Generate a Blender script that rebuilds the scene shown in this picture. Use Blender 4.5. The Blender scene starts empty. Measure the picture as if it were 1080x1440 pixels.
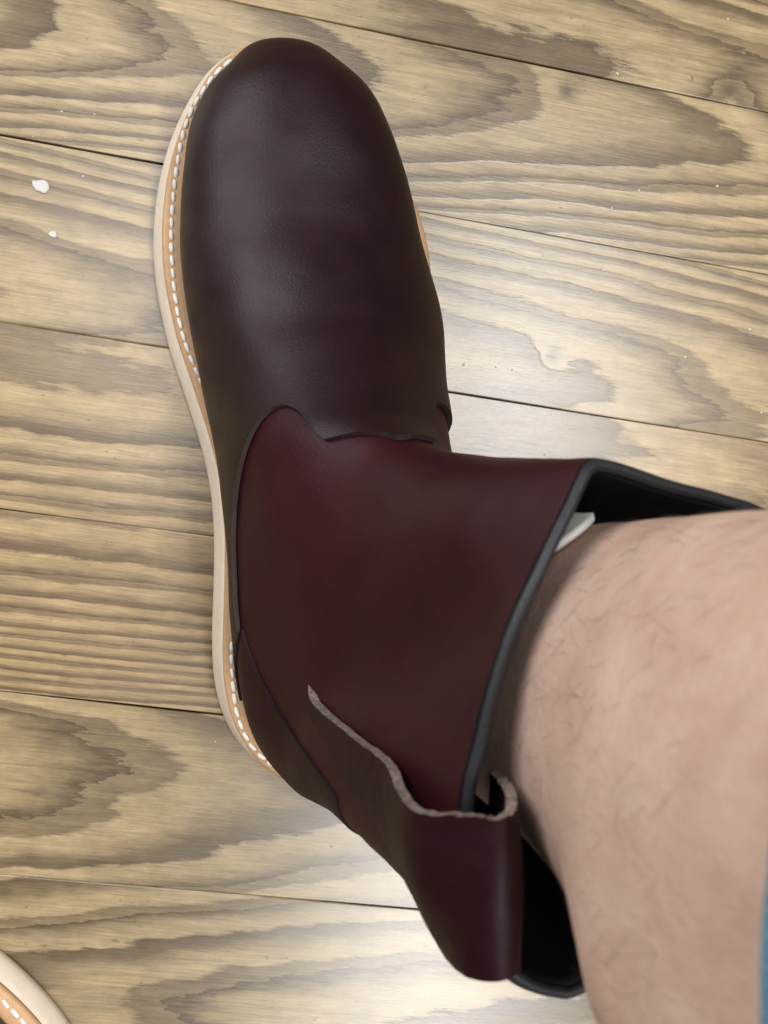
import bpy, bmesh, math, random
import numpy as np
from mathutils import Vector, noise as mnoise

R = math.radians
scn = bpy.context.scene
C = scn.collection
rng = random.Random(7)

# ------------------------------------------------------------------ camera
F_PX, CAM_H, TILT = 1600.0, 0.48, R(9)
cam_d = bpy.data.cameras.new('camera')
cam_d.sensor_fit = 'VERTICAL'
cam_d.sensor_height = 36.0
cam_d.lens = 36.0 * F_PX / 1440.0
cam_d.clip_start = 0.01
cam_d.clip_end = 50
cam = bpy.data.objects.new('camera', cam_d)
C.objects.link(cam)
cam.location = (0, 0, CAM_H)
cam.rotation_euler = (0, -TILT, 0)
cam_d.dof.use_dof = True
cam_d.dof.focus_distance = 0.43
cam_d.dof.aperture_fstop = 14.0
scn.camera = cam

# ------------------------------------------------------------------ light
world = bpy.data.worlds.new('World')
scn.world = world
world.use_nodes = True
bg = world.node_tree.nodes['Background']
bg.inputs[0].default_value = (0.92, 0.96, 1.0, 1)
bg.inputs[1].default_value = 0.10


def area(name, loc, target, size, power, col):
    d = bpy.data.lights.new(name, 'AREA')
    d.shape = 'DISK'
    d.size = size
    d.energy = power
    d.color = col
    o = bpy.data.objects.new(name, d)
    C.objects.link(o)
    o.location = loc
    v = Vector(target) - Vector(loc)
    o.rotation_euler = v.to_track_quat('-Z', 'Y').to_euler()
    return o


area('ceiling_lamp', (0.02, 0.38, 1.30), (0.06, 0.0, 0.0), 0.50, 4.5, (0.97, 0.98, 1.0))
area('side_lamp', (-0.95, 0.80, 0.86), (0.08, -0.03, 0.1), 1.10, 18.5, (0.97, 0.98, 1.0))
# a tube lamp behind the sitter, its soft reflection lies on the varnished boards round the ankle
tb = area('tube_lamp', (0.40, -0.31, 1.22), (0.40, -0.31, 0.0), 0.2, 26.0, (1.0, 0.98, 0.95))
tb.data.shape = 'RECTANGLE'
tb.data.size, tb.data.size_y = 0.22, 1.42
tb.rotation_euler = (0, 0, R(-8))

vs = scn.view_settings
vs.view_transform = 'Standard'
vs.look = 'None'
vs.exposure = 0.0
vs.gamma = 1.0
vs.use_curve_mapping = False
scn.cycles.use_denoising = True

# ------------------------------------------------------------------ helpers
CT, ST = math.cos(TILT), math.sin(TILT)


def at(px, py, z):
    """point of the place at height z that was measured at a photo position"""
    u = (px - 540) / F_PX
    v = (720 - py) / F_PX
    t = (CAM_H - z) / (CT - u * ST)
    return np.array([(ST + u * CT) * t, v * t, z])


def to_px(p):
    p = np.asarray(p)
    q = p - np.array([0, 0, CAM_H])
    dep = q[..., 0] * ST - q[..., 2] * CT
    u = (q[..., 0] * CT + q[..., 2] * ST) / dep
    v = q[..., 1] / dep
    return np.stack([540 + u * F_PX, 720 - v * F_PX], -1), dep


def smooth(t):
    t = np.clip(t, 0, 1)
    return t * t * (3 - 2 * t)


def cr(keys, n=None, ts=None, closed=False):
    """Catmull-Rom through an array of keys (k, ...); uniform parameter"""
    k = np.asarray(keys, float)
    m = len(k)
    if ts is None:
        ts = np.linspace(0, m if closed else m - 1, n, endpoint=not closed)
    ts = np.asarray(ts, float)
    i = np.floor(ts).astype(int)
    if not closed:
        i = np.clip(i, 0, m - 2)
    t = ts - i

    def g(j):
        if closed:
            return k[j % m]
        lo, hi = k[0] * 2 - k[1], k[-1] * 2 - k[-2]
        out = k[np.clip(j, 0, m - 1)]
        sh = (-1,) + (1,) * (k.ndim - 1)
        out = np.where((j < 0).reshape(sh), lo, out)
        return np.where((j > m - 1).reshape(sh), hi, out)
    p0, p1, p2, p3 = g(i - 1), g(i), g(i + 1), g(i + 2)
    t = t.reshape((-1,) + (1,) * (k.ndim - 1))
    return 0.5 * (2 * p1 + (p2 - p0) * t + (2 * p0 - 5 * p1 + 4 * p2 - p3) * t ** 2 + (3 * p1 - p0 - 3 * p2 + p3) * t ** 3)


def resample_closed(pts, n):
    p = np.asarray(pts, float)
    q = np.vstack([p, p[:1]])
    d = np.r_[0, np.cumsum(np.linalg.norm(np.diff(q, axis=0), axis=1))]
    t = np.linspace(0, d[-1], n, endpoint=False)
    return np.stack([np.interp(t, d, q[:, k]) for k in range(p.shape[1])], -1)


def mesh_obj(name, verts, faces, mats, parent=None, smooth_shade=True, midx=None):
    me = bpy.data.meshes.new(name)
    me.from_pydata([tuple(v) for v in verts], [], faces)
    if not isinstance(mats, (list, tuple)):
        mats = [mats]
    for m in mats:
        me.materials.append(m)
    me.validate()
    if midx is not None and len(midx) == len(me.polygons):
        me.polygons.foreach_set('material_index', midx)
    me.polygons.foreach_set('use_smooth', [smooth_shade] * len(me.polygons))
    me.update()
    o = bpy.data.objects.new(name, me)
    C.objects.link(o)
    o.parent = parent
    return o


def grid_faces(nu, nv, close_v=False, flip=False):
    fs = []
    for i in range(nu - 1):
        for j in range(nv if close_v else nv - 1):
            j2 = (j + 1) % nv
            f = (i * nv + j, i * nv + j2, (i + 1) * nv + j2, (i + 1) * nv + j)
            fs.append(f[::-1] if flip else f)
    return fs


def grid_obj(name, G, mats, parent=None, close_v=False, flip=False):
    nu, nv = G.shape[:2]
    return mesh_obj(name, G.reshape(-1, 3), grid_faces(nu, nv, close_v, flip), mats, parent)


def solidify(o, t, offset=-1, rim=None):
    m = o.modifiers.new('thickness', 'SOLIDIFY')
    m.thickness = t
    m.offset = offset
    m.use_even_offset = False
    if rim is not None:
        m.material_offset_rim = rim
        es = o.modifiers.new('cut edge', 'EDGE_SPLIT')
        es.split_angle = R(42)
    return m


def thing(name, label, cat, group=None, loc=(0, 0, 0)):
    o = bpy.data.objects.new(name, None)
    o.empty_display_size = 0.03
    C.objects.link(o)
    o.location = loc
    tag(o, label, cat, group)
    return o


def tag(o, label=None, cat=None, group=None, kind=None):
    if label:
        o['label'] = label
    if cat:
        o['category'] = cat
    if group:
        o['group'] = group
    if kind:
        o['kind'] = kind
    return o


def tube(path, rad, ns=8, closed=False, squash=None):
    """rings of a round tube along a path; squash=(normal array, factor)"""
    p = np.asarray(path, float)
    n = len(p)
    if closed:
        tan = np.roll(p, -1, 0) - np.roll(p, 1, 0)
    else:
        tan = np.gradient(p, axis=0)
    tan /= np.linalg.norm(tan, axis=1)[:, None] + 1e-12
    up = np.array([0.13, 0.21, 0.97])
    a = np.cross(tan, up)
    a /= np.linalg.norm(a, axis=1)[:, None] + 1e-12
    b = np.cross(a, tan)
    rad = np.broadcast_to(np.asarray(rad, float), (n,))
    th = np.linspace(0, 2 * np.pi, ns, endpoint=False)
    G = p[:, None] + rad[:, None, None] * (np.cos(th)[None, :, None] * a[:, None] + np.sin(th)[None, :, None] * b[:, None])
    if closed:
        G = np.vstack([G, G[:1]])
    return G


# ------------------------------------------------------------------ materials
class NT:
    def __init__(self, name):
        self.m = bpy.data.materials.new(name)
        self.m.use_nodes = True
        self.t = self.m.node_tree
        self.b = self.t.nodes['Principled BSDF']
        self.out = self.t.nodes['Material Output']

    def n(self, typ, **kw):
        nd = self.t.nodes.new(typ)
        for k, v in kw.items():
            setattr(nd, k, v)
        return nd

    def put(self, sock, v):
        if isinstance(v, bpy.types.NodeSocket):
            self.t.links.new(v, sock)
        else:
            sock.default_value = v

    def math(self, op, a, b=None, c=None, clamp=False):
        nd = self.n('ShaderNodeMath', operation=op, use_clamp=clamp)
        self.put(nd.inputs[0], a)
        if b is not None:
            self.put(nd.inputs[1], b)
        if c is not None:
            self.put(nd.inputs[2], c)
        return nd.outputs[0]

    def vmul(self, v, s):
        nd = self.n('ShaderNodeVectorMath', operation='MULTIPLY')
        self.put(nd.inputs[0], v)
        nd.inputs[1].default_value = s
        return nd.outputs[0]

    def vadd(self, v, s):
        nd = self.n('ShaderNodeVectorMath', operation='ADD')
        self.put(nd.inputs[0], v)
        nd.inputs[1].default_value = s
        return nd.outputs[0]

    def coords(self):
        return self.n('ShaderNodeTexCoord').outputs['Object']

    def noise(self, v, scale=1, detail=2, rough=0.5, dist=0.0):
        nd = self.n('ShaderNodeTexNoise')
        self.put(nd.inputs['Vector'], v)
        nd.inputs['Scale'].default_value = scale
        nd.inputs['Detail'].default_value = detail
        nd.inputs['Roughness'].default_value = rough
        nd.inputs['Distortion'].default_value = dist
        return nd.outputs['Fac']

    def ramp(self, fac, stops, interp='LINEAR'):
        nd = self.n('ShaderNodeValToRGB')
        nd.color_ramp.interpolation = interp
        e = nd.color_ramp.elements
        while len(e) < len(stops):
            e.new(0.5)
        for k, (p, c) in enumerate(stops):
            e[k].position = p
            e[k].color = tuple(c) + (1,) if len(c) == 3 else c
        self.put(nd.inputs[0], fac)
        return nd.outputs[0]

    def mix(self, fac, a, b, mode='MIX'):
        nd = self.n('ShaderNodeMix', data_type='RGBA', blend_type=mode)
        self.put(nd.inputs[0], fac)
        for s, v in ((nd.inputs[6], a), (nd.inputs[7], b)):
            if isinstance(v, tuple) and len(v) == 3:
                v = v + (1,)
            self.put(s, v)
        return nd.outputs[2]

    def bump(self, h, strength, dist, prev=None):
        nd = self.n('ShaderNodeBump')
        nd.inputs['Strength'].default_value = strength
        nd.inputs['Distance'].default_value = dist
        self.put(nd.inputs['Height'], h)
        if prev is not None:
            self.put(nd.inputs['Normal'], prev)
        return nd.outputs[0]

    def set(self, **kw):
        names = dict(col='Base Color', rough='Roughness', spec='Specular IOR Level', nrm='Normal', sheen='Sheen Weight',
                     sheen_r='Sheen Roughness', sss='Subsurface Weight', coat='Coat Weight', coat_r='Coat Roughness', sheen_t='Sheen Tint')
        for k, v in kw.items():
            if isinstance(v, tuple) and len(v) == 3 and k in ('col', 'sheen_t'):
                v = v + (1,)
            self.put(self.b.inputs[names[k]], v)
        return self.m


def leather(name, c0, c1, rough=0.42, spec=0.5):
    t = NT(name)
    co = t.coords()
    big = t.noise(co, 22, 3, 0.55)
    mid = t.noise(co, 90, 3, 0.6)
    f = t.math('MULTIPLY_ADD', mid, 0.35, t.math('MULTIPLY', big, 0.65))
    col = t.ramp(f, [(0.32, c0), (0.68, c1)])
    pores = t.noise(co, 1500, 2, 0.6)
    grain = t.n('ShaderNodeTexVoronoi')
    t.put(grain.inputs['Vector'], co)
    grain.inputs['Scale'].default_value = 950
    h = t.math('MULTIPLY_ADD', grain.outputs['Distance'], 0.5, pores)
    wr = t.noise(co, 60, 3, 0.55)
    nb = t.bump(wr, 0.15, 0.0012)
    nb = t.bump(h, 0.24, 0.0003, nb)
    rg = t.math('MULTIPLY_ADD', t.noise(co, 45, 3), 0.22, rough - 0.11)
    return t.set(col=col, rough=rg, spec=spec, nrm=nb)


M = {}
M['leather_vamp'] = leather('oxblood leather, vamp', (0.0095, 0.0019, 0.0030), (0.0165, 0.0028, 0.0042), 0.46, 0.29)
M['leather_shaft'] = leather('oxblood leather, shaft', (0.0215, 0.0028, 0.0050), (0.035, 0.0042, 0.0070), 0.48, 0.22)
M['leather_counter'] = leather('oxblood leather, counter', (0.0130, 0.0021, 0.0038), (0.0220, 0.0032, 0.0052), 0.52, 0.20)


def raw_edge():
    t = NT('raw leather edge')
    co = t.coords()
    n = t.noise(co, 500, 3, 0.7)
    col = t.ramp(n, [(0.3, (0.09, 0.062, 0.055)), (0.55, (0.23, 0.175, 0.15)), (0.75, (0.34, 0.23, 0.13))])
    return t.set(col=col, rough=0.9, spec=0.2, nrm=t.bump(n, 0.6, 0.0006))


M['raw_edge'] = raw_edge()


def plain(name, c, rough=0.6, spec=0.4, nscale=600, amp=0.25, bump=0.0002, sheen=0.0):
    t = NT(name)
    co = t.coords()
    n = t.noise(co, nscale, 3, 0.6)
    b = t.noise(co, nscale * 0.08, 3, 0.6)
    f = t.math('MULTIPLY_ADD', b, 0.5, t.math('MULTIPLY', n, 0.5))
    lo = tuple(x * (1 - amp) for x in c)
    hi = tuple(min(1, x * (1 + amp)) for x in c)
    col = t.ramp(f, [(0.3, lo), (0.7, hi)])
    return t.set(col=col, rough=rough, spec=spec, nrm=t.bump(n, 0.4, bump), sheen=sheen)


M['vamp_edge'] = plain('burnished leather edge', (0.035, 0.022, 0.020), 0.75, 0.3, 500, 0.5)
M['dark_edge'] = plain('dyed black edge', (0.012, 0.009, 0.009), 0.7, 0.3)
M['lining'] = plain('black lining', (0.006, 0.006, 0.007), 0.85, 0.2, 900, 0.3, 0.0004)
M['binding'] = plain('charcoal binding', (0.014, 0.015, 0.018), 0.5, 0.5, 700, 0.3, 0.0003)
M['welt'] = plain('tan welt leather', (0.50, 0.30, 0.155), 0.6, 0.35, 420, 0.18, 0.0002)
M['sole'] = plain('cream crepe rubber', (0.82, 0.70, 0.56), 0.62, 0.35, 300, 0.10, 0.0002)
M['thread'] = plain('waxed white thread', (0.86, 0.84, 0.78), 0.5, 0.4, 1500, 0.08, 0.0001)
M['dark_thread'] = plain('dark thread', (0.010, 0.006, 0.007), 0.6, 0.3)
M['sock'] = plain('white cotton sock', (0.75, 0.74, 0.68), 0.95, 0.1, 1400, 0.12, 0.0004, 0.2)
M['chip'] = plain('white paint', (0.50, 0.49, 0.46), 0.7, 0.4, 400, 0.06, 0.0002)
M['gap'] = plain('dark floor gap', (0.060, 0.047, 0.034), 0.95, 0.1)
M['hair'] = plain('dark hair', (0.10, 0.06, 0.045), 0.6, 0.3)


def skin():
    t = NT('skin')
    co = t.coords()
    n1 = t.noise(co, 32, 4, 0.55, 0.4)
    n2 = t.noise(co, 130, 3, 0.6)
    f = t.math('MULTIPLY_ADD', n2, 0.35, t.math('MULTIPLY', n1, 0.65))
    col = t.ramp(f, [(0.30, (0.555, 0.340, 0.258)), (0.5, (0.64, 0.430, 0.335)), (0.70, (0.70, 0.515, 0.405))])
    fine = t.noise(co, 1100, 3, 0.65)
    v = t.n('ShaderNodeTexVoronoi')
    t.put(v.inputs['Vector'], co)
    v.inputs['Scale'].default_value = 520
    # faint bluish veins, thin contour of a warped noise
    vn = t.noise(t.vmul(co, (1, 1, 0.6)), 17, 2, 0.5, 0.9)
    d = t.math('ABSOLUTE', t.math('SUBTRACT', vn, 0.5))
    vein = t.math('SUBTRACT', 1.0, t.math('MULTIPLY', d, 42.0), clamp=True)
    col = t.mix(t.math('MULTIPLY', vein, 0.06), col, (0.26, 0.20, 0.19))
    nb = t.bump(t.noise(co, 70, 3, 0.5), 0.25, 0.002)
    nb = t.bump(t.math('MULTIPLY_ADD', v.outputs['Distance'], 0.6, fine), 0.5, 0.0005, nb)
    m = t.set(col=col, rough=0.56, spec=0.35, nrm=nb, sss=0.05)
    t.b.inputs['Subsurface Radius'].default_value = (1.0, 0.35, 0.2)
    t.b.inputs['Subsurface Scale'].default_value = 0.003
    return m


M['skin'] = skin()


def knit():
    t = NT('blue knit')
    co = t.coords()
    w = t.noise(t.vmul(co, (1, 1, 0.7)), 420, 2, 0.6)
    b = t.noise(co, 140, 3, 0.7)
    col = t.ramp(t.math('MULTIPLY_ADD', w, 0.6, t.math('MULTIPLY', b, 0.4)),
                 [(0.3, (0.012, 0.05, 0.14)), (0.5, (0.03, 0.20, 0.34)), (0.72, (0.12, 0.36, 0.52))])
    return t.set(col=col, rough=0.95, spec=0.1, nrm=t.bump(w, 0.8, 0.0012), sheen=0.3)


M['knit'] = knit()


def wood(i, yc, a, b, warp, seed, mixd, knots=(), tone=(1, 1, 1), freq=1.0):
    """flat-sawn pine: growth rings cut by the board face, object x along the board, y across (metres)"""
    t = NT('oiled pine %s' % i)
    co = t.coords()
    sep = t.n('ShaderNodeSeparateXYZ')
    t.put(sep.inputs[0], co)
    x, y = sep.outputs[0], sep.outputs[1]
    cs = t.vadd(co, (seed * 1.37, seed * 0.71, seed * 0.33))
    big = t.math('SUBTRACT', t.noise(t.vmul(cs, (3.2, 11.0, 1)), 1.0, 1.5, 0.45), 0.5)
    med = t.math('SUBTRACT', t.noise(t.vmul(cs, (11, 46, 1)), 1.0, 3, 0.6), 0.5)
    rag = t.math('SUBTRACT', t.noise(t.vmul(cs, (95, 620, 1)), 1.0, 3, 0.7), 0.5)
    dy = t.math('SUBTRACT', y, yc)
    f = t.math('MULTIPLY', t.math('MULTIPLY', dy, dy), a)
    f = t.math('ADD', f, t.math('MULTIPLY', x, b))
    f = t.math('ADD', f, t.math('MULTIPLY', big, warp))
    f = t.math('ADD', f, t.math('MULTIPLY', med, 0.95))
    f = t.math('ADD', f, t.math('MULTIPLY', rag, 0.24))
    kd = None
    for (kx, ky, kr) in knots:
        ex = t.math('MULTIPLY', t.math('SUBTRACT', x, kx), 1 / (kr * 1.25))
        ey = t.math('MULTIPLY', t.math('SUBTRACT', y, ky), 1 / kr)
        d2 = t.math('ADD', t.math('MULTIPLY', ex, ex), t.math('MULTIPLY', ey, ey))
        g = t.math('POWER', 2.718, t.math('MULTIPLY', d2, -0.16))
        f = t.math('ADD', f, t.math('MULTIPLY', g, 0.5))
        core = t.math('POWER', 2.718, t.math('MULTIPLY', d2, -1.6))
        kd = core if kd is None else t.math('MAXIMUM', kd, core)
    f = t.math('MULTIPLY', f, freq * 1.15)
    fr = t.math('FRACT', f)
    fr2 = t.math('FRACT', t.math('ADD', t.math('MULTIPLY', f, 0.5), 0.13))
    band = t.ramp(fr, [(0.0, (0.65,) * 3), (0.06, (0.04,) * 3), (0.30, (0.05,) * 3), (0.50, (0.40,) * 3), (0.72, (0.90,) * 3), (0.985, (1.0,) * 3), (1.0, (0.6,) * 3)])
    # every other ring weaker, as in slow and fast summers
    amp = t.math('MULTIPLY_ADD', fr2, 0.45, 0.62)
    band = t.math('MULTIPLY', band, amp)
    band = t.math('MULTIPLY', band, mixd, clamp=True)
    fib = t.noise(t.vmul(cs, (60, 1500, 1)), 1.0, 3, 0.65)
    light = t.mix(t.noise(t.vmul(cs, (9, 26, 1)), 1.0, 3), tuple(c * k for c, k in zip((0.315, 0.226, 0.112), tone)), tuple(c * k for c, k in zip((0.425, 0.325, 0.180), tone)))
    dark = t.mix(t.noise(t.vmul(cs, (14, 40, 1)), 1.0, 3), tuple(c * k for c, k in zip((0.068, 0.042, 0.021), tone)), tuple(c * k for c, k in zip((0.116, 0.075, 0.038), tone)))
    col = t.mix(band, light, dark)
    fibc = t.ramp(fib, [(0.25, (0.75,) * 3), (0.6, (1.05,) * 3)])
    streak = t.noise(t.vmul(cs, (22, 330, 1)), 1.0, 4, 0.7)
    col = t.mix(1.0, col, t.ramp(streak, [(0.28, (0.74,) * 3), (0.6, (1.06,) * 3)]), 'MULTIPLY')
    blot = t.noise(t.vmul(cs, (75, 95, 1)), 1.0, 5, 0.75)
    col = t.mix(1.0, col, t.ramp(blot, [(0.30, (0.80,) * 3), (0.62, (1.06,) * 3)]), 'MULTIPLY')
    col = t.mix(1.0, col, fibc, 'MULTIPLY')
    # walked-in grime and a few dark scuffs
    gr = t.noise(t.vmul(cs, (20, 24, 1)), 1.0, 4, 0.65)
    col = t.mix(t.ramp(gr, [(0.56, (0,) * 3), (0.80, (0.45,) * 3)]), col, (0.17, 0.135, 0.10))
    spot = t.noise(t.vmul(cs, (260, 420, 1)), 1.0, 1, 0.5)
    col = t.mix(t.ramp(spot, [(0.735, (0,) * 3), (0.78, (0.55,) * 3)]), col, (0.10, 0.075, 0.05))
    if kd is not None:
        col = t.mix(t.math('MULTIPLY', kd, 0.85), col, (0.085, 0.055, 0.035))
    rg = t.math('MULTIPLY_ADD', fib, 0.14, 0.19)
    nb = t.bump(fib, 0.18, 0.0004)
    nb = t.bump(band, 0.15, 0.0006, nb)
    return t.set(col=col, rough=rg, spec=0.5, nrm=nb, coat=0.6, coat_r=0.32)


# ------------------------------------------------------------------ floor
BA = R(-7.8)
BD = np.array([math.cos(BA), math.sin(BA)])
BN = np.array([-math.sin(BA), math.cos(BA)])
gapm = mesh_obj('floor', [(-1.2, -1.1, -0.022), (1.4, -1.4, -0.022), (1.4, 1.2, -0.022), (-1.2, 1.45, -0.022)], [(0, 1, 2, 3)], M['gap'])
tag(gapm, 'old pine plank floor', None, None, 'structure')


def plank_local(px, py, n0):
    p = at(px, py, 0)[:2]
    return float(p @ BD), float(p @ BN) - n0


def make_plank(n_lo, n_hi, mat, x0=-1.5, x1=1.7):
    mid = (n_lo + n_hi) / 2
    w = (n_hi - n_lo) / 2 - 0.00013
    c = 0.00045
    nx = 40
    prof = [(-w, -0.02), (-w, -c), (-w + c * 0.4, -c * 0.35), (-w + c, 0), (w - c, 0), (w - c * 0.4, -c * 0.35), (w, -c), (w, -0.02)]
    G = np.zeros((nx, len(prof), 3))
    for i, xx in enumerate(np.linspace(x0, x1, nx)):
        j = rng.uniform(-0.0004, 0.0004)
        for k, (yy, zz) in enumerate(prof):
            G[i, k] = (xx, yy + (j if abs(yy) > w - c * 0.9 else 0), zz)
    o = grid_obj('plank', G, mat, gapm, flip=True)
    o.data.polygons.foreach_set('use_smooth', [False] * len(o.data.polygons))
    o.location = (BN[0] * mid, BN[1] * mid, 0.022 - 0.022)
    o.rotation_euler = (0, 0, BA)
    return o


seams = [0.363, 0.288, 0.213, 0.1405, 0.0655, -0.0097, -0.0830, -0.1567, -0.231, -0.306]
mids = [(a + b) / 2 for a, b in zip(seams[:-1], seams[1:])]
kA = plank_local(1027, 127, mids[1])
kB = plank_local(797, 129, mids[2])
kC = plank_local(776, 502, mids[3])
params = [
    # yc, a, b, warp, seed, mixd, knots, tone, freq
    dict(yc=0.01, a=1500, b=6, warp=2.0, seed=3.1, mixd=1.0),
    dict(yc=-0.030, a=1300, b=7, warp=2.2, seed=5.3, mixd=1.0, knots=[(kA[0], kA[1], 0.0048)]),
    dict(yc=0.016, a=1500, b=13, warp=2.6, seed=8.2, mixd=1.0, knots=[(kB[0], kB[1], 0.0036)]),
    dict(yc=-0.022, a=1250, b=6, warp=2.6, seed=11.7, mixd=0.95, knots=[(kC[0], kC[1], 0.0024)]),
    dict(yc=0.030, a=900, b=4, warp=2.2, seed=14.4, mixd=0.95, tone=(1.0, 0.97, 0.93)),
    dict(yc=0.045, a=1500, b=2.5, warp=1.1, seed=17.9, mixd=0.95, tone=(0.98, 0.94, 0.90)),
    dict(yc=0.004, a=1100, b=9, warp=2.6, seed=21.3, mixd=1.0, tone=(0.94, 0.94, 0.92)),
    dict(yc=-0.01, a=900, b=-9, warp=2.4, seed=25.8, mixd=1.05, tone=(0.94, 0.94, 0.92)),
    dict(yc=0.02, a=1300, b=6, warp=2.0, seed=29.2, mixd=0.8),
]
for k, pr in enumerate(params):
    make_plank(seams[k + 1], seams[k], wood(k + 1, **pr))
# the floor goes on beyond the frame with boards of the same kind
for k in range(16):
    hi = seams[0] + 0.075 * (k + 1)
    make_plank(hi - 0.075, hi, bpy.data.materials['oiled pine %d' % (1 + k % 9)])
    lo = seams[-1] - 0.075 * (k + 1)
    make_plank(lo, lo + 0.075, bpy.data.materials['oiled pine %d' % (1 + (k + 4) % 9)])

# ------------------------------------------------------------------ boot geometry
NP = 128           # samples round a ring: 0 medial, 1/4 top/front, 1/2 lateral, 3/4 bottom/back


def zw(y):
    """height of the welt's top face along the foot"""
    return 0.0185 + 0.011 * smooth((0.07 - np.asarray(y, float)) / 0.15)


def ring(Mp, Tp, Lp, Bp, e_top=1.0, e_bot=1.0, ofrac=None):
    Mp, Tp, Lp, Bp = (np.asarray(q, float) for q in (Mp, Tp, Lp, Bp))
    O = (Mp + Lp) / 2
    ph = np.linspace(0, 2 * np.pi, NP, endpoint=False)
    out = np.zeros((NP, 3))
    for i, p in enumerate(ph):
        c, s = math.cos(p), math.sin(p)
        A = Mp if c >= 0 else Lp
        D = Tp if s >= 0 else Bp
        e = e_top if s >= 0 else e_bot
        out[i] = O + abs(c) ** e * (A - O) + abs(s) ** e * (D - O)
    return out


foot_rows = [  # photo row, left edge, right edge, dorsal height
    (0.1802, 355, 434, 0.0375), (0.1774, 337, 463, 0.0430), (0.1700, 318, 494, 0.0482), (138, 291, 526, 0.0535), (200, 268, 552, 0.0570),
    (270, 260, 574, 0.0585), (345, 258, 591, 0.0625), (420, 263, 611, 0.0705), (490, 276, 622, 0.0800), (560, 291, 631, 0.0930)]
rings = []
tip = np.array([at(390, 66, 0.031)[0], 0.1811, 0.031])
rings.append(np.repeat(tip[None], NP, 0))
for (yy, xl, xr, h) in foot_rows:
    if yy < 1:                       # toe rows are given in metres
        yw, yy = yy, 720 - yy * F_PX / 0.447
    else:
        yw = at(400, yy, 0.03)[1]
    z0 = float(zw(yw))
    up = 0.012 if h > 0.045 else 0.009
    Mp = at(xl + 6, yy, z0 + up)
    Lp = at(xr - 9, yy, z0 + up + 0.004)
    Mp[1] = Lp[1] = yw
    cx = Mp[0] * 0.50 + Lp[0] * 0.50
    rings.append(ring(Mp, (cx, yw, h), Lp, (cx, yw, z0 - 0.004), 0.93 if yw > 0.168 else 1.0, 0.5))


def fan(T, B, Mm, L, et=1.0, eb=0.8):
    et = 1.0
    rings.append(ring(at(Mm[0] + 10, Mm[1], Mm[2]), at(*T), np.array(L, float), at(*B), et, eb))


N_FOOT = len(rings) - 1
#    front point            back/bottom point       medial point            lateral point (metres)
fan((503, 590, 0.1055), (425, 700, 0.019), (305, 660, 0.037), (0.096, 0.018, 0.042))
fan((520, 603, 0.1105), (415, 850, 0.022), (322, 770, 0.045), (0.097, -0.008, 0.048), 0.95, 0.55)
fan((540, 614, 0.1150), (420, 980, 0.024), (340, 862, 0.056), (0.098, -0.030, 0.056), 0.95, 0.55)
fan((566, 624, 0.1200), (445, 1082, 0.026), (377, 925, 0.072), (0.102, -0.044, 0.067), 0.95, 0.62)
fan((606, 633, 0.1290), (478, 1117, 0.052), (440, 948, 0.098), (0.112, -0.050, 0.083), 0.95, 0.8)
fan((668, 641, 0.142), (500, 1135, 0.092), (515, 942, 0.126), (0.126, -0.053, 0.105), 0.95, 0.95)
fan((742, 651, 0.164), (590, 1225, 0.138), (610, 918, 0.158), (0.148, -0.054, 0.136), 0.95, 1.0)

rim_pts = [at(720, 880, 0.1985), at(752, 805, 0.1978), at(785, 735, 0.1955), at(812, 676, 0.1925), at(826, 657, 0.1910), at(848, 655, 0.1895), at(930, 681, 0.1850),
           at(1060, 720, 0.1770), np.array([0.160, -0.009, 0.1730]), np.array([0.168, -0.025, 0.1700]), np.array([0.173, -0.050, 0.1690]), np.array([0.166, -0.080, 0.1715]),
           np.array([0.140, -0.113, 0.1760]), at(822, 1382, 0.1830), at(775, 1392, 0.1850), at(728, 1376, 0.1880), at(690, 1338, 0.1905), at(665, 1280, 0.1930),
           at(652, 1200, 0.1950), at(653, 1125, 0.1965), at(667, 1055, 0.1975), at(690, 970, 0.1982)]
rim_fine = cr(rim_pts, 880, closed=True)


def rim_ring():
    # quarter marks at the same places as on the other rings
    q = [0, 4.4 / 22, 10 / 22, 15.2 / 22, 1.0]
    out = []
    for k in range(4):
        ts = np.linspace(q[k], q[k + 1], NP // 4, endpoint=False) * 880
        i = ts.astype(int) % 880
        out.append(rim_fine[i])
    return np.vstack(out)


RIM = rim_ring()
last = rings[-1]
rings.append(last * 0.5 + RIM * 0.5 + np.array([0.0, 0, 0.001]))
rings.append(RIM)
KEYS = np.array(rings)
NK = len(KEYS) - 1
NS = 300
SV = np.linspace(0, NK, NS)
BASE = cr(KEYS, ts=SV)
# relax the sheet, keep toe and rim
for it in range(26):
    B2 = BASE.copy()
    lap = (np.roll(BASE, 1, 1) + np.roll(BASE, -1, 1) - 2 * BASE) * 0.25
    B2 += lap * 0.8
    B2[1:-1] += (BASE[2:] + BASE[:-2] - 2 * BASE[1:-1]) * 0.25
    wgt = smooth((NK - SV) / 1.2)[:, None, None]
    BASE = BASE + (B2 - BASE) * wgt
BASE[0] = BASE[0].mean(0)

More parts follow.
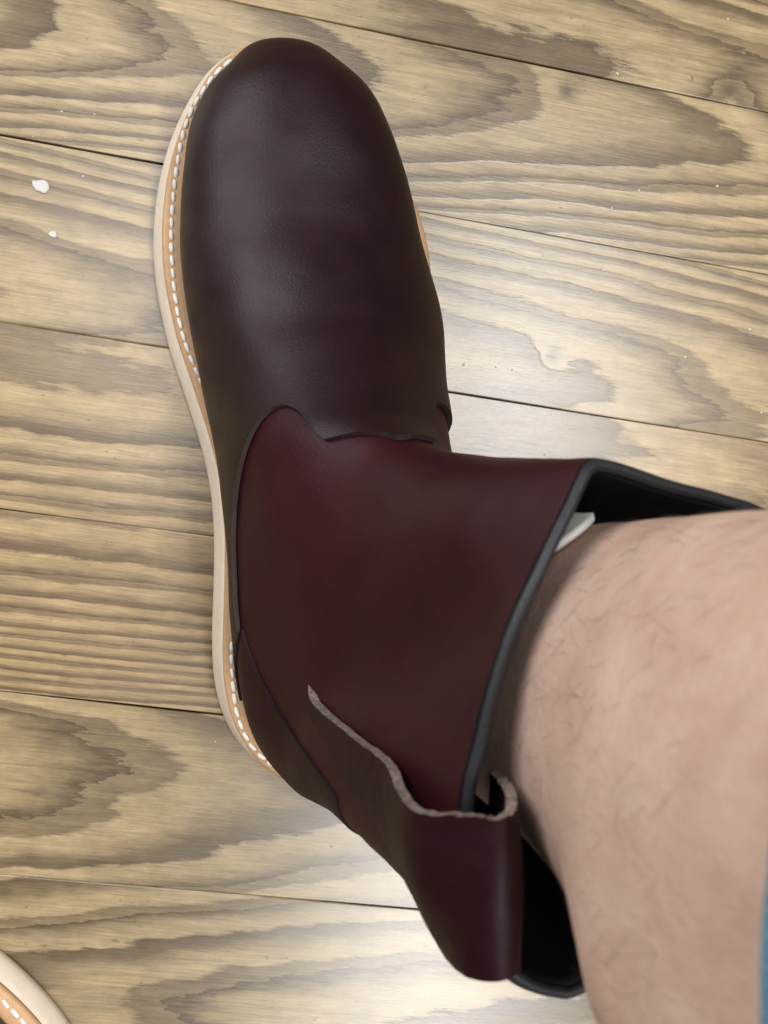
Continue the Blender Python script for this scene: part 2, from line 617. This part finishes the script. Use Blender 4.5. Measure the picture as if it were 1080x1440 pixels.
# pull the upper in to the feather line above the welt
fe_med = [(345, 75), (318, 97), (300, 128), (282, 162), (270, 205), (262, 280), (260, 350), (266, 420), (277, 480), (292, 550), (305, 620), (316, 700), (323, 780), (329, 870), (334, 920), (343, 990),
          (363, 1043), (402, 1083), (445, 1102)]
fe_lat = [(490, 1078), (516, 1030), (528, 950), (536, 850), (547, 740), (563, 640), (578, 545), (585, 450), (584, 390), (576, 325), (560, 262), (538, 203), (521, 140), (486, 92), (440, 70), (388, 62)]
feather = []
for x_, y_ in fe_med + fe_lat:
    p_ = at(x_, y_, 0.02)
    feather.append(at(x_, y_, float(zw(p_[1])))[:2])
feather = resample_closed(cr(feather, 1200, closed=True), 400)
ftg = np.roll(feather, -1, 0) - np.roll(feather, 1, 0)
ftg /= np.linalg.norm(ftg, axis=1)[:, None]
fin = np.stack([-ftg[:, 1], ftg[:, 0]], -1)
if ((feather.mean(0) - feather) * fin).sum() < 0:
    fin = -fin
for it in range(3):
    V = BASE.reshape(-1, 3)
    low = np.where(V[:, 2] < 0.085)[0]
    Q = V[low]
    dist = ((Q[:, None, :2] - feather[None]) ** 2).sum(2)
    kk = dist.argmin(1)
    sd = ((Q[:, :2] - feather[kk]) * fin[kk]).sum(1)          # > 0 inside
    hz = Q[:, 2] - zw(Q[:, 1])
    lat_ = smooth((Q[:, 0] - 0.045) / 0.03)
    allow = 0.0023 - lat_ * (0.0010 + 0.0045 * smooth(hz / 0.016)) - 0.2 * np.maximum(0, hz - 0.04) - 0.0035 * smooth((Q[:, 1] - 0.15) / 0.02)
    push = np.maximum(0, allow - sd) * (1 - smooth((hz - 0.040) / 0.025))
    V[low, :2] += fin[kk] * push[:, None]
    BASE = V.reshape(BASE.shape)
    for k2 in range(5):
        B2 = BASE + (np.roll(BASE, 1, 1) + np.roll(BASE, -1, 1) - 2 * BASE) * 0.2
        B2[1:-1] += (BASE[2:] + BASE[:-2] - 2 * BASE[1:-1]) * 0.2
        BASE = BASE + (B2 - BASE) * wgt
    BASE[0] = BASE[0].mean(0)

for it in range(60):
    B2 = BASE + (np.roll(BASE, 1, 1) + np.roll(BASE, -1, 1) - 2 * BASE) * 0.2
    B2[1:-1] += (BASE[2:] + BASE[:-2] - 2 * BASE[1:-1]) * 0.25
    tw = (1 - smooth((SV - 3.5) / 2.0))[:, None, None]
    BASE = BASE + (B2 - BASE) * tw
    BASE[0] = BASE[1].mean(0)
# wear creases across the vamp and slack folds on the shaft
P0 = BASE.copy()


def grid_normals(G):
    du = np.gradient(G, axis=0)
    dv = (np.roll(G, -1, 1) - np.roll(G, 1, 1)) * 0.5
    n = np.cross(dv, du)
    ln = np.linalg.norm(n, axis=2, keepdims=True)
    n = n / np.maximum(ln, 1e-12)
    n[0] = n[1]
    return n


NRM = grid_normals(BASE)
if (NRM[120, NP // 4, 2]) < 0:
    NRM = -NRM
disp = np.zeros(BASE.shape[:2])
topw = np.clip(NRM[..., 2], 0, 1) ** 1.5
for (yc_, sl, amp, wd) in [(0.135, 0.10, 0.0010, 0.007), (0.105, 0.16, -0.0014, 0.007), (0.088, 0.22, 0.0012, 0.007), (0.068, 0.26, -0.0013, 0.007), (0.052, 0.3, 0.0010, 0.007)]:
    d = (P0[..., 1] - yc_ + sl * (P0[..., 0] - 0.04))
    disp += 0.32 * amp * np.exp(-(d / wd) ** 2) * topw * smooth((0.085 - P0[..., 0]) / 0.05 + 0.4)
for i in range(0, NS):
    for j in range(0, NP):
        p = P0[i, j]
        if i > 100:
            disp[i, j] += 0.0016 * mnoise.noise(Vector((p[0] * 30, p[1] * 22, p[2] * 26))) * min(1, (i - 100) / 60) * min(1, (NS - 1 - i) / 40)
        disp[i, j] += 0.0003 * mnoise.noise(Vector((p[0] * 70 + 5, p[1] * 70, p[2] * 70)))
disp[0] = disp[1].mean()
BASE = BASE + NRM * disp[..., None] * smooth((NK - SV) / 0.4)[:, None, None]
NRM = grid_normals(BASE)
if (NRM[120, NP // 4, 2]) < 0:
    NRM = -NRM


def sample(A, s, ph):
    """bilinear look-up; s in ring units, ph in turns"""
    s = np.asarray(s, float) / NK * (NS - 1)
    ph = (np.asarray(ph, float) % 1.0) * NP
    i = np.clip(np.floor(s).astype(int), 0, NS - 2)
    j = np.floor(ph).astype(int)
    a = (s - i)[..., None]
    b = (ph - j)[..., None]
    j0, j1 = j % NP, (j + 1) % NP
    return (A[i, j0] * (1 - a) + A[i + 1, j0] * a) * (1 - b) + (A[i, j1] * (1 - a) + A[i + 1, j1] * a) * b


PX, DEP = to_px(BASE)
TOC = np.array([0, 0, CAM_H]) - BASE
TOC /= np.linalg.norm(TOC, axis=2, keepdims=True)
FACING = (NRM * TOC).sum(2)


def on_boot(px, py, s_lo=0, s_hi=99):
    """(s, turn) of the boot surface that was measured at a photo position"""
    d = (PX[..., 0] - px) ** 2 + (PX[..., 1] - py) ** 2
    d = d + np.where(FACING < 0.0, 1e7, 0) + np.where((SV[:, None] < s_lo) | (SV[:, None] > s_hi), 1e9, 0)
    i, j = np.unravel_index(np.argmin(d), d.shape)
    ss_, pp_ = np.meshgrid(SV[i] + np.linspace(-1, 1, 17) * NK / (NS - 1), (j + np.linspace(-1, 1, 17)) / NP, indexing='ij')
    ss_ = np.clip(ss_, 0, NK)
    q_, _ = to_px(sample(BASE, ss_, pp_))
    k_ = np.argmin((q_[..., 0] - px) ** 2 + (q_[..., 1] - py) ** 2)
    return ss_.flat[k_], pp_.flat[k_]


# vamp's upper edge, medial to lateral
edge_px = [(347, 888), (342, 840), (340, 780), (341, 720), (347, 668), (358, 628), (375, 595), (393, 579), (412, 577), (430, 589), (444, 606), (455, 625),
           (480, 621), (510, 618), (540, 621), (570, 627)]
ed = [on_boot(x, y, 4) for x, y in edge_px]
ed = [(s, p if p < 0.75 else p - 1) for s, p in ed]
lat = [on_boot(603, 628, 4), on_boot(602, 600, 4), on_boot(604, 574, 4), on_boot(622, 590, 4)]
ed += [(s, p) for s, p in lat]
e0 = ed[0]
peak = ed[-1]
ed += [(peak[0] + 0.5, peak[1] + 0.05), (N_FOOT + 1.6, peak[1] + 0.10), (N_FOOT + 2.6, 0.56), (N_FOOT + 2.9, 0.62)]
ed_p = np.array([e[1] for e in ed])
ed_s = np.array([e[0] for e in ed])
ca = cr(np.stack([ed_s[:12], ed_p[:12]], 1), 90)
cb = cr(np.stack([ed_s[11:], ed_p[11:]], 1), 90)
EDK = [ed_p[4], ed_p[5], ed_p[9], ed_p[10]]
ed_s = np.r_[ca[:, 0], cb[1:, 0]]
ed_p = np.r_[ca[:, 1], cb[1:, 1]]
# strictly increasing turn
for k in range(1, len(ed_p)):
    if ed_p[k] <= ed_p[k - 1] + 0.0002:
        ed_p[k] = ed_p[k - 1] + 0.0002


def vamp_edge(ph):
    ph = np.asarray(ph, float)
    q = np.where(ph > 0.80, ph - 1, ph)
    pp = np.r_[-0.20, ed_p, 0.80]
    ss = np.r_[ed_s[0], ed_s, ed_s[0]]
    return np.interp(q, pp, ss)


PHV = np.linspace(0, 1, NP * 5, endpoint=False)


def panel(name, s_lo, s_hi, nu, mats, parent, off, thick, rim=1, lift_hi=0.0, lift_lo=0.0):
    u = np.linspace(0, 1, nu)
    lo = np.broadcast_to(s_lo, PHV.shape)
    hi = np.broadcast_to(s_hi, PHV.shape)
    if name == 'vamp':               # keep the rows even, only the last third follows the cut edge
        S = np.where(u[:, None] < 0.6, 8.0 * u[:, None] / 0.6, 8.0 + (hi - 8.0)[None] * (u[:, None] - 0.6) / 0.4)
    else:
        S = lo[None] + (hi - lo)[None] * u[:, None]
    PHH = np.broadcast_to(PHV[None], S.shape)
    P = sample(BASE, S, PHH)
    N = sample(NRM, S, PHH)
    N /= np.linalg.norm(N, axis=2, keepdims=True) + 1e-9
    o_ = off + lift_hi * smooth((u - 0.9) / 0.1)[:, None, None]
    o = grid_obj(name, P + N * o_, mats, parent, close_v=True)
    solidify(o, thick, -1, rim)
    return o


boot = thing('boot', 'dark burgundy leather pull-on boot worn on the bare leg, cream sole and white welt stitching', 'boot')
boot_parts = []

shaft = panel('shaft', np.minimum(vamp_edge(PHV) - 0.35, NK - 1.5), NK, 130, [M['leather_shaft'], M['dark_edge']], boot, 0.0, 0.0018)
vamp = panel('vamp', 0.0, vamp_edge(PHV), 170, [M['leather_vamp'], M['vamp_edge']], boot, 0.0021, 0.0019)
boot_parts += [shaft, vamp]

# heel counter
cnt_px = [(349, 884), (362, 925), (382, 968), (408, 1012), (436, 1055), (462, 1092), (480, 1116)]
cn = [on_boot(x, y, N_FOOT + 1) for x, y in cnt_px]
cn = sorted([(s, p if p > 0.5 else p + 1) for s, p in cn])
cs_, cp_ = np.array([c[0] for c in cn]), np.array([c[1] for c in cn])
us = np.linspace(cs_[0], max(cs_[-1], cs_[0] + 1.2), 50)
pm = np.interp(us, cs_, cp_)
vv = np.linspace(0, 1, 90)
p_lat = 1.5 - pm
PHC = pm[:, None] * (1 - vv)[None] + p_lat[:, None] * vv[None]
SC = np.broadcast_to(us[:, None], PHC.shape)
Pc = sample(BASE, SC, PHC)
Nc = sample(NRM, SC, PHC)
Nc /= np.linalg.norm(Nc, axis=2, keepdims=True) + 1e-9
counter = grid_obj('heel_counter', Pc + Nc * 0.0011, [M['leather_counter'], M['dark_edge']], boot, flip=True)
solidify(counter, 0.0016, -1, 1)
boot_parts.append(counter)

# lining inside the shaft
S = np.linspace(N_FOOT + 3.0, NK, 60)
SS, PP = np.meshgrid(S, PHV[::2], indexing='ij')
Pl = sample(BASE, SS, PP)
Nl = sample(NRM, SS, PP)
Nl /= np.linalg.norm(Nl, axis=2, keepdims=True) + 1e-9
lining = grid_obj('lining', Pl - Nl * 0.0024, M['lining'], boot, close_v=True, flip=True)
solidify(lining, 0.0008, 1)
boot_parts.append(lining)

# rolled binding along the collar
rp = resample_closed(sample(BASE, np.full(len(PHV), NK), PHV), 260)
rn = np.zeros_like(rp)
for k in range(len(rp)):
    rp[k] += np.array([0, 0, 0.0006]) + 0.0005 * np.array([mnoise.noise(Vector(rp[k] * 60)), mnoise.noise(Vector(rp[k] * 60 + 9)), 0])
binding = grid_obj('collar_binding', tube(rp, 0.0018, 10, closed=True) + np.array([0.0008, 0, 0]), M['binding'], boot, close_v=True)
boot_parts.append(binding)

# ---- sole and welt outlines
sole_med = [(388, 63), (354, 66), (322, 79), (291, 104), (263, 147), (239, 200), (223, 260), (215.5, 330), (219, 400), (235, 480), (261, 560), (283, 630), (296, 690), (301, 760), (300, 830),
            (298, 905), (303, 968), (320, 1020), (349, 1060), (390, 1086)]
sole_lat = [(450, 1100), (496, 1085), (525, 1035), (538, 950), (545, 850), (556, 740), (574, 640), (590, 545), (603, 450), (603, 390), (592, 325), (566, 262), (543, 203), (515, 148), (472, 97), (428, 72)]
outl = np.array([at(x, y, 0.003)[:2] for x, y in sole_med + sole_lat])
outl = resample_closed(cr(outl, 1400, closed=True), 360)
for it in range(6):
    outl = outl + 0.5 * ((np.roll(outl, 1, 0) + np.roll(outl, -1, 0)) / 2 - outl)


def inset(o2, d):
    tg = np.roll(o2, -1, 0) - np.roll(o2, 1, 0)
    tg /= np.linalg.norm(tg, axis=1)[:, None]
    nn = np.stack([-tg[:, 1], tg[:, 0]], -1)
    ctr = o2.mean(0)
    if ((ctr - o2) * nn).sum() < 0:
        nn = -nn
    return o2 + nn * np.asarray(d).reshape(-1, 1)


def lift(o2, z):
    return np.concatenate([o2, np.broadcast_to(np.asarray(z, float).reshape(-1, 1), (len(o2), 1))], 1)


zt = zw(outl[:, 1])
medside = smooth((0.055 - outl[:, 0]) / 0.05)
flare = 0.0018 + 0.0020 * medside          # crepe edge cut at a slant
prof = []
for (d, zf) in [(0.0030, 0.0), (0.0012, 0.0005), (0.0, 0.0022), (0.0004, 0.006)]:
    prof.append(lift(inset(outl, d), zf))
for k, w in enumerate([0.45, 0.75, 1.0]):
    jit = np.array([0.0002 * mnoise.noise(Vector((p[0] * 90, p[1] * 90, k))) for p in outl])
    prof.append(lift(inset(outl, flare * w + jit), 0.006 + (zt - 0.0045 - 0.006) * w))
prof.append(lift(inset(outl, flare + 0.0006), zt - 0.0040))
prof.append(lift(inset(outl, flare + 0.012), zt - 0.0040))
Gs = np.array(prof)
nv = Gs.shape[1]
vs_ = Gs.reshape(-1, 3).tolist()
fs_ = grid_faces(len(prof), nv, True)
vs_.append([outl[:, 0].mean(), outl[:, 1].mean(), 0.0])
fs_ += [(len(vs_) - 1, (j + 1) % nv, j) for j in range(nv)]
sole = mesh_obj('sole', vs_, fs_, M['sole'], boot)
boot_parts.append(sole)

wp = []
for (d, dz) in [(0.0120, -0.0038), (0.0010, -0.0038), (0.0004, -0.0032), (0.0002, -0.0018), (0.0006, -0.0005), (0.0016, 0.0), (0.0120, 0.0004), (0.0200, 0.0004)]:
    jit = np.array([0.0002 * mnoise.noise(Vector((p[0] * 70 + 3, p[1] * 70, d * 100))) for p in outl])
    wp.append(lift(inset(outl, flare + d + jit), zt + dz))
welt = grid_obj('welt', np.array(wp), M['welt'], boot, close_v=True)
boot_parts.append(welt)


# ---- welt stitches, each its own piece
def stitch_mesh():
    n, ns = 7, 8
    G = np.zeros((n, ns, 3))
    for i, t in enumerate(np.linspace(-1, 1, n)):
        r = (1 - abs(t) ** 3.0) ** 0.5 if abs(t) < 1 else 0.12
        for k in range(ns):
            a = 2 * math.pi * k / ns
            G[i, k] = (t * 0.00205, math.cos(a) * 0.00078 * (0.45 + 0.55 * r), math.sin(a) * 0.00030 * (0.45 + 0.55 * r) - 0.00028 * t * t)
    me_o = grid_obj('stitch', G, M['thread'], welt, close_v=True, flip=True)
    return me_o


st_med = [(327, 83), (313, 94), (300, 107), (289, 122), (278, 139), (268, 158), (261, 176), (255, 199), (251, 221), (247, 246), (243, 285), (241, 320), (241, 350), (244, 395), (250, 440), (260, 480), (276, 521), (296, 562)]
st_heel = [(329, 882), (326, 911), (326, 932), (328, 962), (333, 1001), (347, 1038), (368, 1064), (402, 1088), (440, 1100)]
proto = stitch_mesh()
first = True


def lay(path2, step=0.0050):
    global first
    q = np.asarray(path2)
    d = np.r_[0, np.cumsum(np.linalg.norm(np.diff(q, axis=0), axis=1))]
    m = int(d[-1] / step)
    for k in range(m):
        t = (k + 0.5) * d[-1] / m + rng.uniform(-0.0002, 0.0002)
        p = np.array([np.interp(t, d, q[:, 0]), np.interp(t, d, q[:, 1])])
        p2 = np.array([np.interp(t + 0.001, d, q[:, 0]), np.interp(t + 0.001, d, q[:, 1])])
        p1 = np.array([np.interp(t - 0.001, d, q[:, 0]), np.interp(t - 0.001, d, q[:, 1])])
        a = math.atan2(p2[1] - p1[1], p2[0] - p1[0])
        o = proto if first else proto.copy()
        if not first:
            C.objects.link(o)
        first = False
        o.parent = welt
        o.location = (p[0], p[1], float(zw(p[1])) + 0.0004)
        o.rotation_euler = (0, rng.uniform(-0.08, 0.08), a + 0.10 + rng.uniform(-0.05, 0.05))
        sc = rng.uniform(0.92, 1.06)
        o.scale = (sc, rng.uniform(0.92, 1.1), 1)


for lst in (st_med, st_heel):
    pts = []
    for (x, y) in lst:
        p = at(x, y, 0.02)
        pts.append(at(x, y, float(zw(p[1])) + 0.0005)[:2])
    lay(cr(pts, 200))
lat_line = inset(outl, flare + 0.0036)
ii = [k for k in range(len(lat_line)) if lat_line[k, 0] > 0.055 and lat_line[k, 1] > 0.02]
ii.sort(key=lambda k: lat_line[k, 1])
lay(lat_line[ii])

# ---- seam row on the vamp, tiny dark thread
seam_v, seam_f = [], []


def add_tube(G):
    b = len(seam_v)
    nu_, nv_ = G.shape[:2]
    seam_v.extend(G.reshape(-1, 3).tolist())
    seam_f.extend([tuple(b + q for q in f) for f in grid_faces(nu_, nv_, True)])


row = []
off_s = 0.42
for p in np.linspace(EDK[1], EDK[2] + 0.004, 46):
    row.append((float(vamp_edge(p)) - off_s, p))
rowp = sample(BASE, np.array([r[0] for r in row]), np.array([r[1] for r in row])) + sample(NRM, np.array([r[0] for r in row]), np.array([r[1] for r in row])) * 0.0022
dd = np.r_[0, np.cumsum(np.linalg.norm(np.diff(rowp, axis=0), axis=1))]
for t in np.arange(0.001, dd[-1] - 0.002, 0.0026):
    seg = np.stack([np.interp([t, t + 0.0008, t + 0.0016], dd, rowp[:, k]) for k in range(3)], -1)
    add_tube(tube(seg, [0.0003, 0.0005, 0.0003], 6))
seam = mesh_obj('seam_stitching', seam_v, seam_f, M['dark_thread'], vamp)
tag(seam, kind='stuff')

# ---- pull strap: wide band up the back, folded over the collar into the boot
E1 = [(440, 962, 0.094), (462, 990, 0.112), (518, 1036, 0.140), (560, 1063, 0.160), (585, 1086, 0.174), (606, 1112, 0.186), (640, 1135, 0.198), (672, 1146, 0.206), (697, 1148, 0.2095), (712, 1138, 0.2080), (711, 1118, 0.2010), (700, 1100, 0.1930), (686, 1085, 0.183)]
E2 = [(462, 1092, 0.040), (478, 1116, 0.060), (502, 1164, 0.100), (538, 1211, 0.125), (566, 1246, 0.142), (592, 1287, 0.158), (622, 1335, 0.176), (650, 1360, 0.192), (688, 1371, 0.2015), (715, 1362, 0.2025), (714, 1335, 0.1970), (702, 1310, 0.189), (686, 1285, 0.179)]
S1 = []
for k, q in enumerate(E1):
    p_ = at(*q)
    if k < 7:
        s_, ph_ = on_boot(q[0], q[1], N_FOOT + 2)
        b_ = sample(BASE, s_, ph_)
        n_ = sample(NRM, s_, ph_)
        p_ = b_ + n_ * [-0.0012, 0.0026, 0.0042, 0.005, 0.0058, 0.007, 0.009][k]
    S1.append(p_)
A1 = cr(S1, 110)
A2 = cr([at(q[0] + (0, 10, 13, 17, 20, 19, 15, 6, 0, 0, 0, 0, 0)[k], q[1] - (0, 0, 4, 4, 4, 4, 3, 1, 0, 0, 0, 0, 0)[k], q[2]) for k, q in enumerate(E2)], 110)
w = np.linspace(0, 1, 36)
Gst = A1[:, None] * (1 - w)[None, :, None] + A2[:, None] * w[None, :, None]
tl = np.linspace(0, 1, 110)
bow = (4 * w * (1 - w))[None, :] * np.interp(tl, [0, 0.12, 0.5, 0.72, 0.85, 1], [0.004, 0.005, 0.0035, 0.0015, 0.0005, 0.0])[:, None]
du = np.gradient(Gst, axis=0)
dv = np.gradient(Gst, axis=1)
ns_ = np.cross(du, dv)
ns_ /= np.linalg.norm(ns_, axis=2, keepdims=True) + 1e-9
if ns_[45, 18, 0] > 0:
    ns_ = -ns_
    flip_st = True
else:
    flip_st = False
edge_j = np.zeros((110, 36))
for i in range(110):
    for j in range(36):
        edge_j[i, j] = 0.0011 * mnoise.noise(Vector((Gst[i, j] * 40).tolist())) + 0.00025 * mnoise.noise(Vector((Gst[i, j] * 240).tolist()))
Gst = Gst + ns_ * (bow + edge_j)[..., None]
wdir = A2 - A1
wdir /= np.linalg.norm(wdir, axis=1)[:, None]
for i in range(110):
    fz = 0.0007 * mnoise.noise(Vector((i * 0.55, 2.0, 0.5))) + 0.0004 * mnoise.noise(Vector((i * 1.7, 7.0, 0.5)))
    Gst[i] += wdir[i] * fz * ((1 - w) ** 6)[:, None]
strap = grid_obj('pull_strap', Gst, [M['leather_counter'], M['raw_edge']], boot, flip=flip_st)
solidify(strap, 0.0028, -1, 1)
boot_parts.append(strap)

# ------------------------------------------------------------------ second boot, mirrored


def copy_tree(o, parent):
    c = o.copy()
    C.objects.link(c)
    c.parent = parent
    for ch in list(o.children):
        copy_tree(ch, c)
    return c


boot2 = bpy.data.objects.new('boot', None)
boot2.empty_display_size = 0.03
C.objects.link(boot2)
tag(boot2, 'second boot at the lower left corner, only its pale sole edge and welt showing', 'boot')
for pt in list(boot.children):
    copy_tree(pt, boot2)
boot2.scale = (-1, 1, 1)
A2R = R(37)
pm_ = at(217, 310, 0.003)
mx_, my_ = -pm_[0], pm_[1]
goal = at(53, 1385, 0.003)
boot2.rotation_euler = (0, 0, A2R)
boot2.location = (goal[0] - (mx_ * math.cos(A2R) - my_ * math.sin(A2R)), goal[1] - (mx_ * math.sin(A2R) + my_ * math.cos(A2R)), 0)

# ------------------------------------------------------------------ leg
leg_keys = [  # z, centre x, centre y, half width x, half depth y
    (0.070, 0.084, -0.042, 0.016, 0.020),
    (0.085, 0.087, -0.043, 0.028, 0.034),
    (0.120, 0.098, -0.046, 0.034, 0.043),
    (0.160, 0.1125, -0.053, 0.0360, 0.049),
    (0.195, 0.1235, -0.061, 0.0410, 0.0595),
    (0.225, 0.1315, -0.0685, 0.0500, 0.0695),
    (0.260, 0.143, -0.0705, 0.056, 0.0730),
    (0.300, 0.156, -0.071, 0.060, 0.0755),
    (0.350, 0.176, -0.070, 0.060, 0.0740),
    (0.400, 0.195, -0.070, 0.059, 0.0710),
    (0.440, 0.210, -0.070, 0.058, 0.0680)]
LK = np.array(leg_keys)
NL, NA = 150, 128
LF = cr(LK, NL)
th = np.linspace(0, 2 * np.pi, NA, endpoint=False)
LG = np.zeros((NL, NA, 3))


def leg_pt(row, a, extra=0.0):
    z, cx, cy, rx, ry = row
    c, s = math.cos(a), math.sin(a)
    e = 0.92 if s > 0 else 0.92 - 0.38 * max(0.0, -c) * float(smooth((z - 0.195) / 0.03))
    x = cx + (rx + extra) * math.copysign(abs(c) ** e, c)
    y = cy + (ry + extra) * math.copysign(abs(s) ** e, s)
    # shin a little sharper than the calf, section square to the leaning axis
    if s > 0:
        x = cx + (x - cx) * (1 - 0.10 * s ** 2)
    return np.array([x, y, z - (x - cx) * 0.34 - (y - cy) * 0.02])


for i in range(NL):
    for j in range(NA):
        p = leg_pt(LF[i], th[j])
        nz = 0.0012 * mnoise.noise(Vector((p * 26).tolist())) + 0.0005 * mnoise.noise(Vector((p * 70).tolist()))
        d = np.array([math.cos(th[j]), math.sin(th[j]), 0.1])
        LG[i, j] = p + d * nz
lv = LG.reshape(-1, 3).tolist()
lf = grid_faces(NL, NA, True)
lv += [LG[0].mean(0).tolist(), LG[-1].mean(0).tolist()]
lf += [(len(lv) - 2, (j + 1) % NA, j) for j in range(NA)]
lf += [(len(lv) - 1, (NL - 1) * NA + j, (NL - 1) * NA + (j + 1) % NA) for j in range(NA)]
leg = mesh_obj('person', lv, lf, M['skin'])
tag(leg, 'bare lower leg of a person in the boot, blue knit hem at the knee', 'person')

# sock top just above the ankle, higher at the front
sk = []
for k, t in enumerate(np.linspace(0, 1, 40)):
    ringp = []
    for a in th:
        zhi = 0.112 + 0.0660 * max(0, math.sin(a - 0.45)) ** 3.0
        z = 0.085 + (zhi - 0.085) * t
        tt = np.interp(z, LF[:, 0], np.arange(NL))
        i = int(min(NL - 2, tt))
        row_ = LF[i] * (1 - (tt - i)) + LF[i + 1] * (tt - i)
        ringp.append(leg_pt(row_, a, 0.0022))
    sk.append(ringp)
sock = grid_obj('sock', np.array(sk), M['sock'], leg, close_v=True)
solidify(sock, 0.0016, 1)

# knit hem of the rolled trouser leg
tr = []
for k, t in enumerate(np.linspace(0, 1, 46)):
    ringp = []
    for a in th:
        z = 0.2875 + (0.43 - 0.2875) * t
        tt = np.interp(z, LF[:, 0], np.arange(NL))
        i = int(min(NL - 2, tt))
        row_ = LF[i] * (1 - (tt - i)) + LF[i + 1] * (tt - i)
        ex = 0.0045 + 0.0025 * math.sin(a * 3 + t * 5) * t + 0.0015 * mnoise.noise(Vector((a * 2, t * 6, 3)))
        if t < 0.06:
            ex += 0.0012 * math.sin(t / 0.06 * math.pi)
        p = leg_pt(row_, a, ex)
        p[2] += 0.010 * math.sin(a) * (1 - t)
        ringp.append(p)
    tr.append(ringp)
trouser = grid_obj('trouser_leg', np.array(tr), M['knit'], leg, close_v=True)
solidify(trouser, 0.002, -1)

# leg hair
hv, hf = [], []
for k in range(330):
    a = rng.uniform(math.pi * 0.45, math.pi * 1.6)
    z = rng.uniform(0.185, 0.262)
    tt = np.interp(z, LF[:, 0], np.arange(NL))
    i = int(min(NL - 3, tt))
    j = int(a / (2 * math.pi) * NA) % NA
    p = LG[i, j]
    q = LG[i + 1, j] - LG[i, j]
    q /= np.linalg.norm(q)
    tv = LG[i, (j + 1) % NA] - LG[i, j]
    tv /= np.linalg.norm(tv)
    nn = np.cross(q, tv)
    if nn[0] * math.cos(a) + nn[1] * math.sin(a) < 0:
        nn = -nn
    ang = rng.gauss(math.pi - 0.5, 0.5)
    dr = q * math.cos(ang) + tv * math.sin(ang)
    L_ = rng.uniform(0.005, 0.014)
    side = np.cross(nn, dr) * rng.uniform(-0.35, 0.35)
    pts = [p + nn * 0.0001, p + (dr + side * 0.2) * L_ * 0.35 + nn * 0.0005, p + (dr + side * 0.6) * L_ * 0.7 + nn * 0.0006, p + (dr + side) * L_ + nn * 0.0003]
    G = tube(pts, [0.000034, 0.00003, 0.000022, 0.000008], 4)
    b = len(hv)
    hv.extend(G.reshape(-1, 3).tolist())
    hf.extend([tuple(b + q_ for q_ in f) for f in grid_faces(4, 4, True)])
hair = mesh_obj('leg_hair', hv, hf, M['hair'], leg)
tag(hair, kind='stuff')


# ------------------------------------------------------------------ paint chips on the floor
def chip(px, py, r, label, group=None, asp=1.0, ang=0.0, h=0.0007):
    n = 16
    base = at(px, py, 0.0)
    vs2, fs2 = [], []
    for (kz, kr) in ((0.0001, 1.0), (h * 0.7, 0.97), (h, 0.80)):
        rr = random.Random(int(px * 31 + py))
        for k in range(n):
            a = 2 * math.pi * k / n
            q = r * kr * (0.92 + 0.42 * mnoise.noise(Vector((math.cos(a) * 1.6 + px, math.sin(a) * 1.6 + py * 0.7, 0.3))) + rr.uniform(-0.07, 0.07))
            x, y = q * math.cos(a) * asp, q * math.sin(a)
            vs2.append((x * math.cos(ang) - y * math.sin(ang), x * math.sin(ang) + y * math.cos(ang), kz + rr.uniform(0, h * 0.25) * (kz > 0.0002)))
    fs2 = grid_faces(3, n, True)
    fs2.append(tuple(range(2 * n, 3 * n)))
    fs2.append(tuple(range(n - 1, -1, -1)))
    o = mesh_obj('paint_chip', vs2, fs2, M['chip'], None, False)
    o.location = (base[0], base[1], 0.0)
    tag(o, label, 'paint chip', group)
    return o


chip(57, 262, 0.0029, 'large white paint chip on the floor left of the boot', None, 1.25, R(-35), 0.0011)
chip(75, 330, 0.0016, 'small white paint chip just below the largest chip, left of the boot', None, 1.2, R(-15), 0.0008)
GRP = 'tiny white paint flecks scattered over the floor'
for (x, y, r) in [(652, 513, .0008), (697, 516, .0006), (876, 664, .0013), (887, 644, .0009), (766, 639, .0008), (868, 104, .0010), (848, 380, .0009), (963, 502, .0010), (1054, 463, .0009),
                  (700, 283, .0007), (788, 291, .0006), (860, 293, .0007), (898, 268, .0008), (1008, 262, .0009), (1023, 27, .0008), (1070, 580, .0007), (632, 196, .0006), (575, 235, .0006),
                  (87, 157, .0006), (133, 161, .0006), (117, 248, .0006), (47, 192, .0005), (92, 194, .0005), (466, 1191, .0008), (303, 1043, .0006), (720, 520, .0005), (940, 370, .0006)]:
    where = ('behind the heel' if y > 1100 else 'left of the heel' if y > 900 else 'left of the toe' if x < 200 else
             'right of the toe' if y < 450 else 'right of the ankle, just above the leg')
    chip(x, y, r * 0.62, 'tiny white paint fleck on the floor ' + where, GRP, rng.uniform(0.9, 1.6), rng.uniform(0, 3), 0.0004)
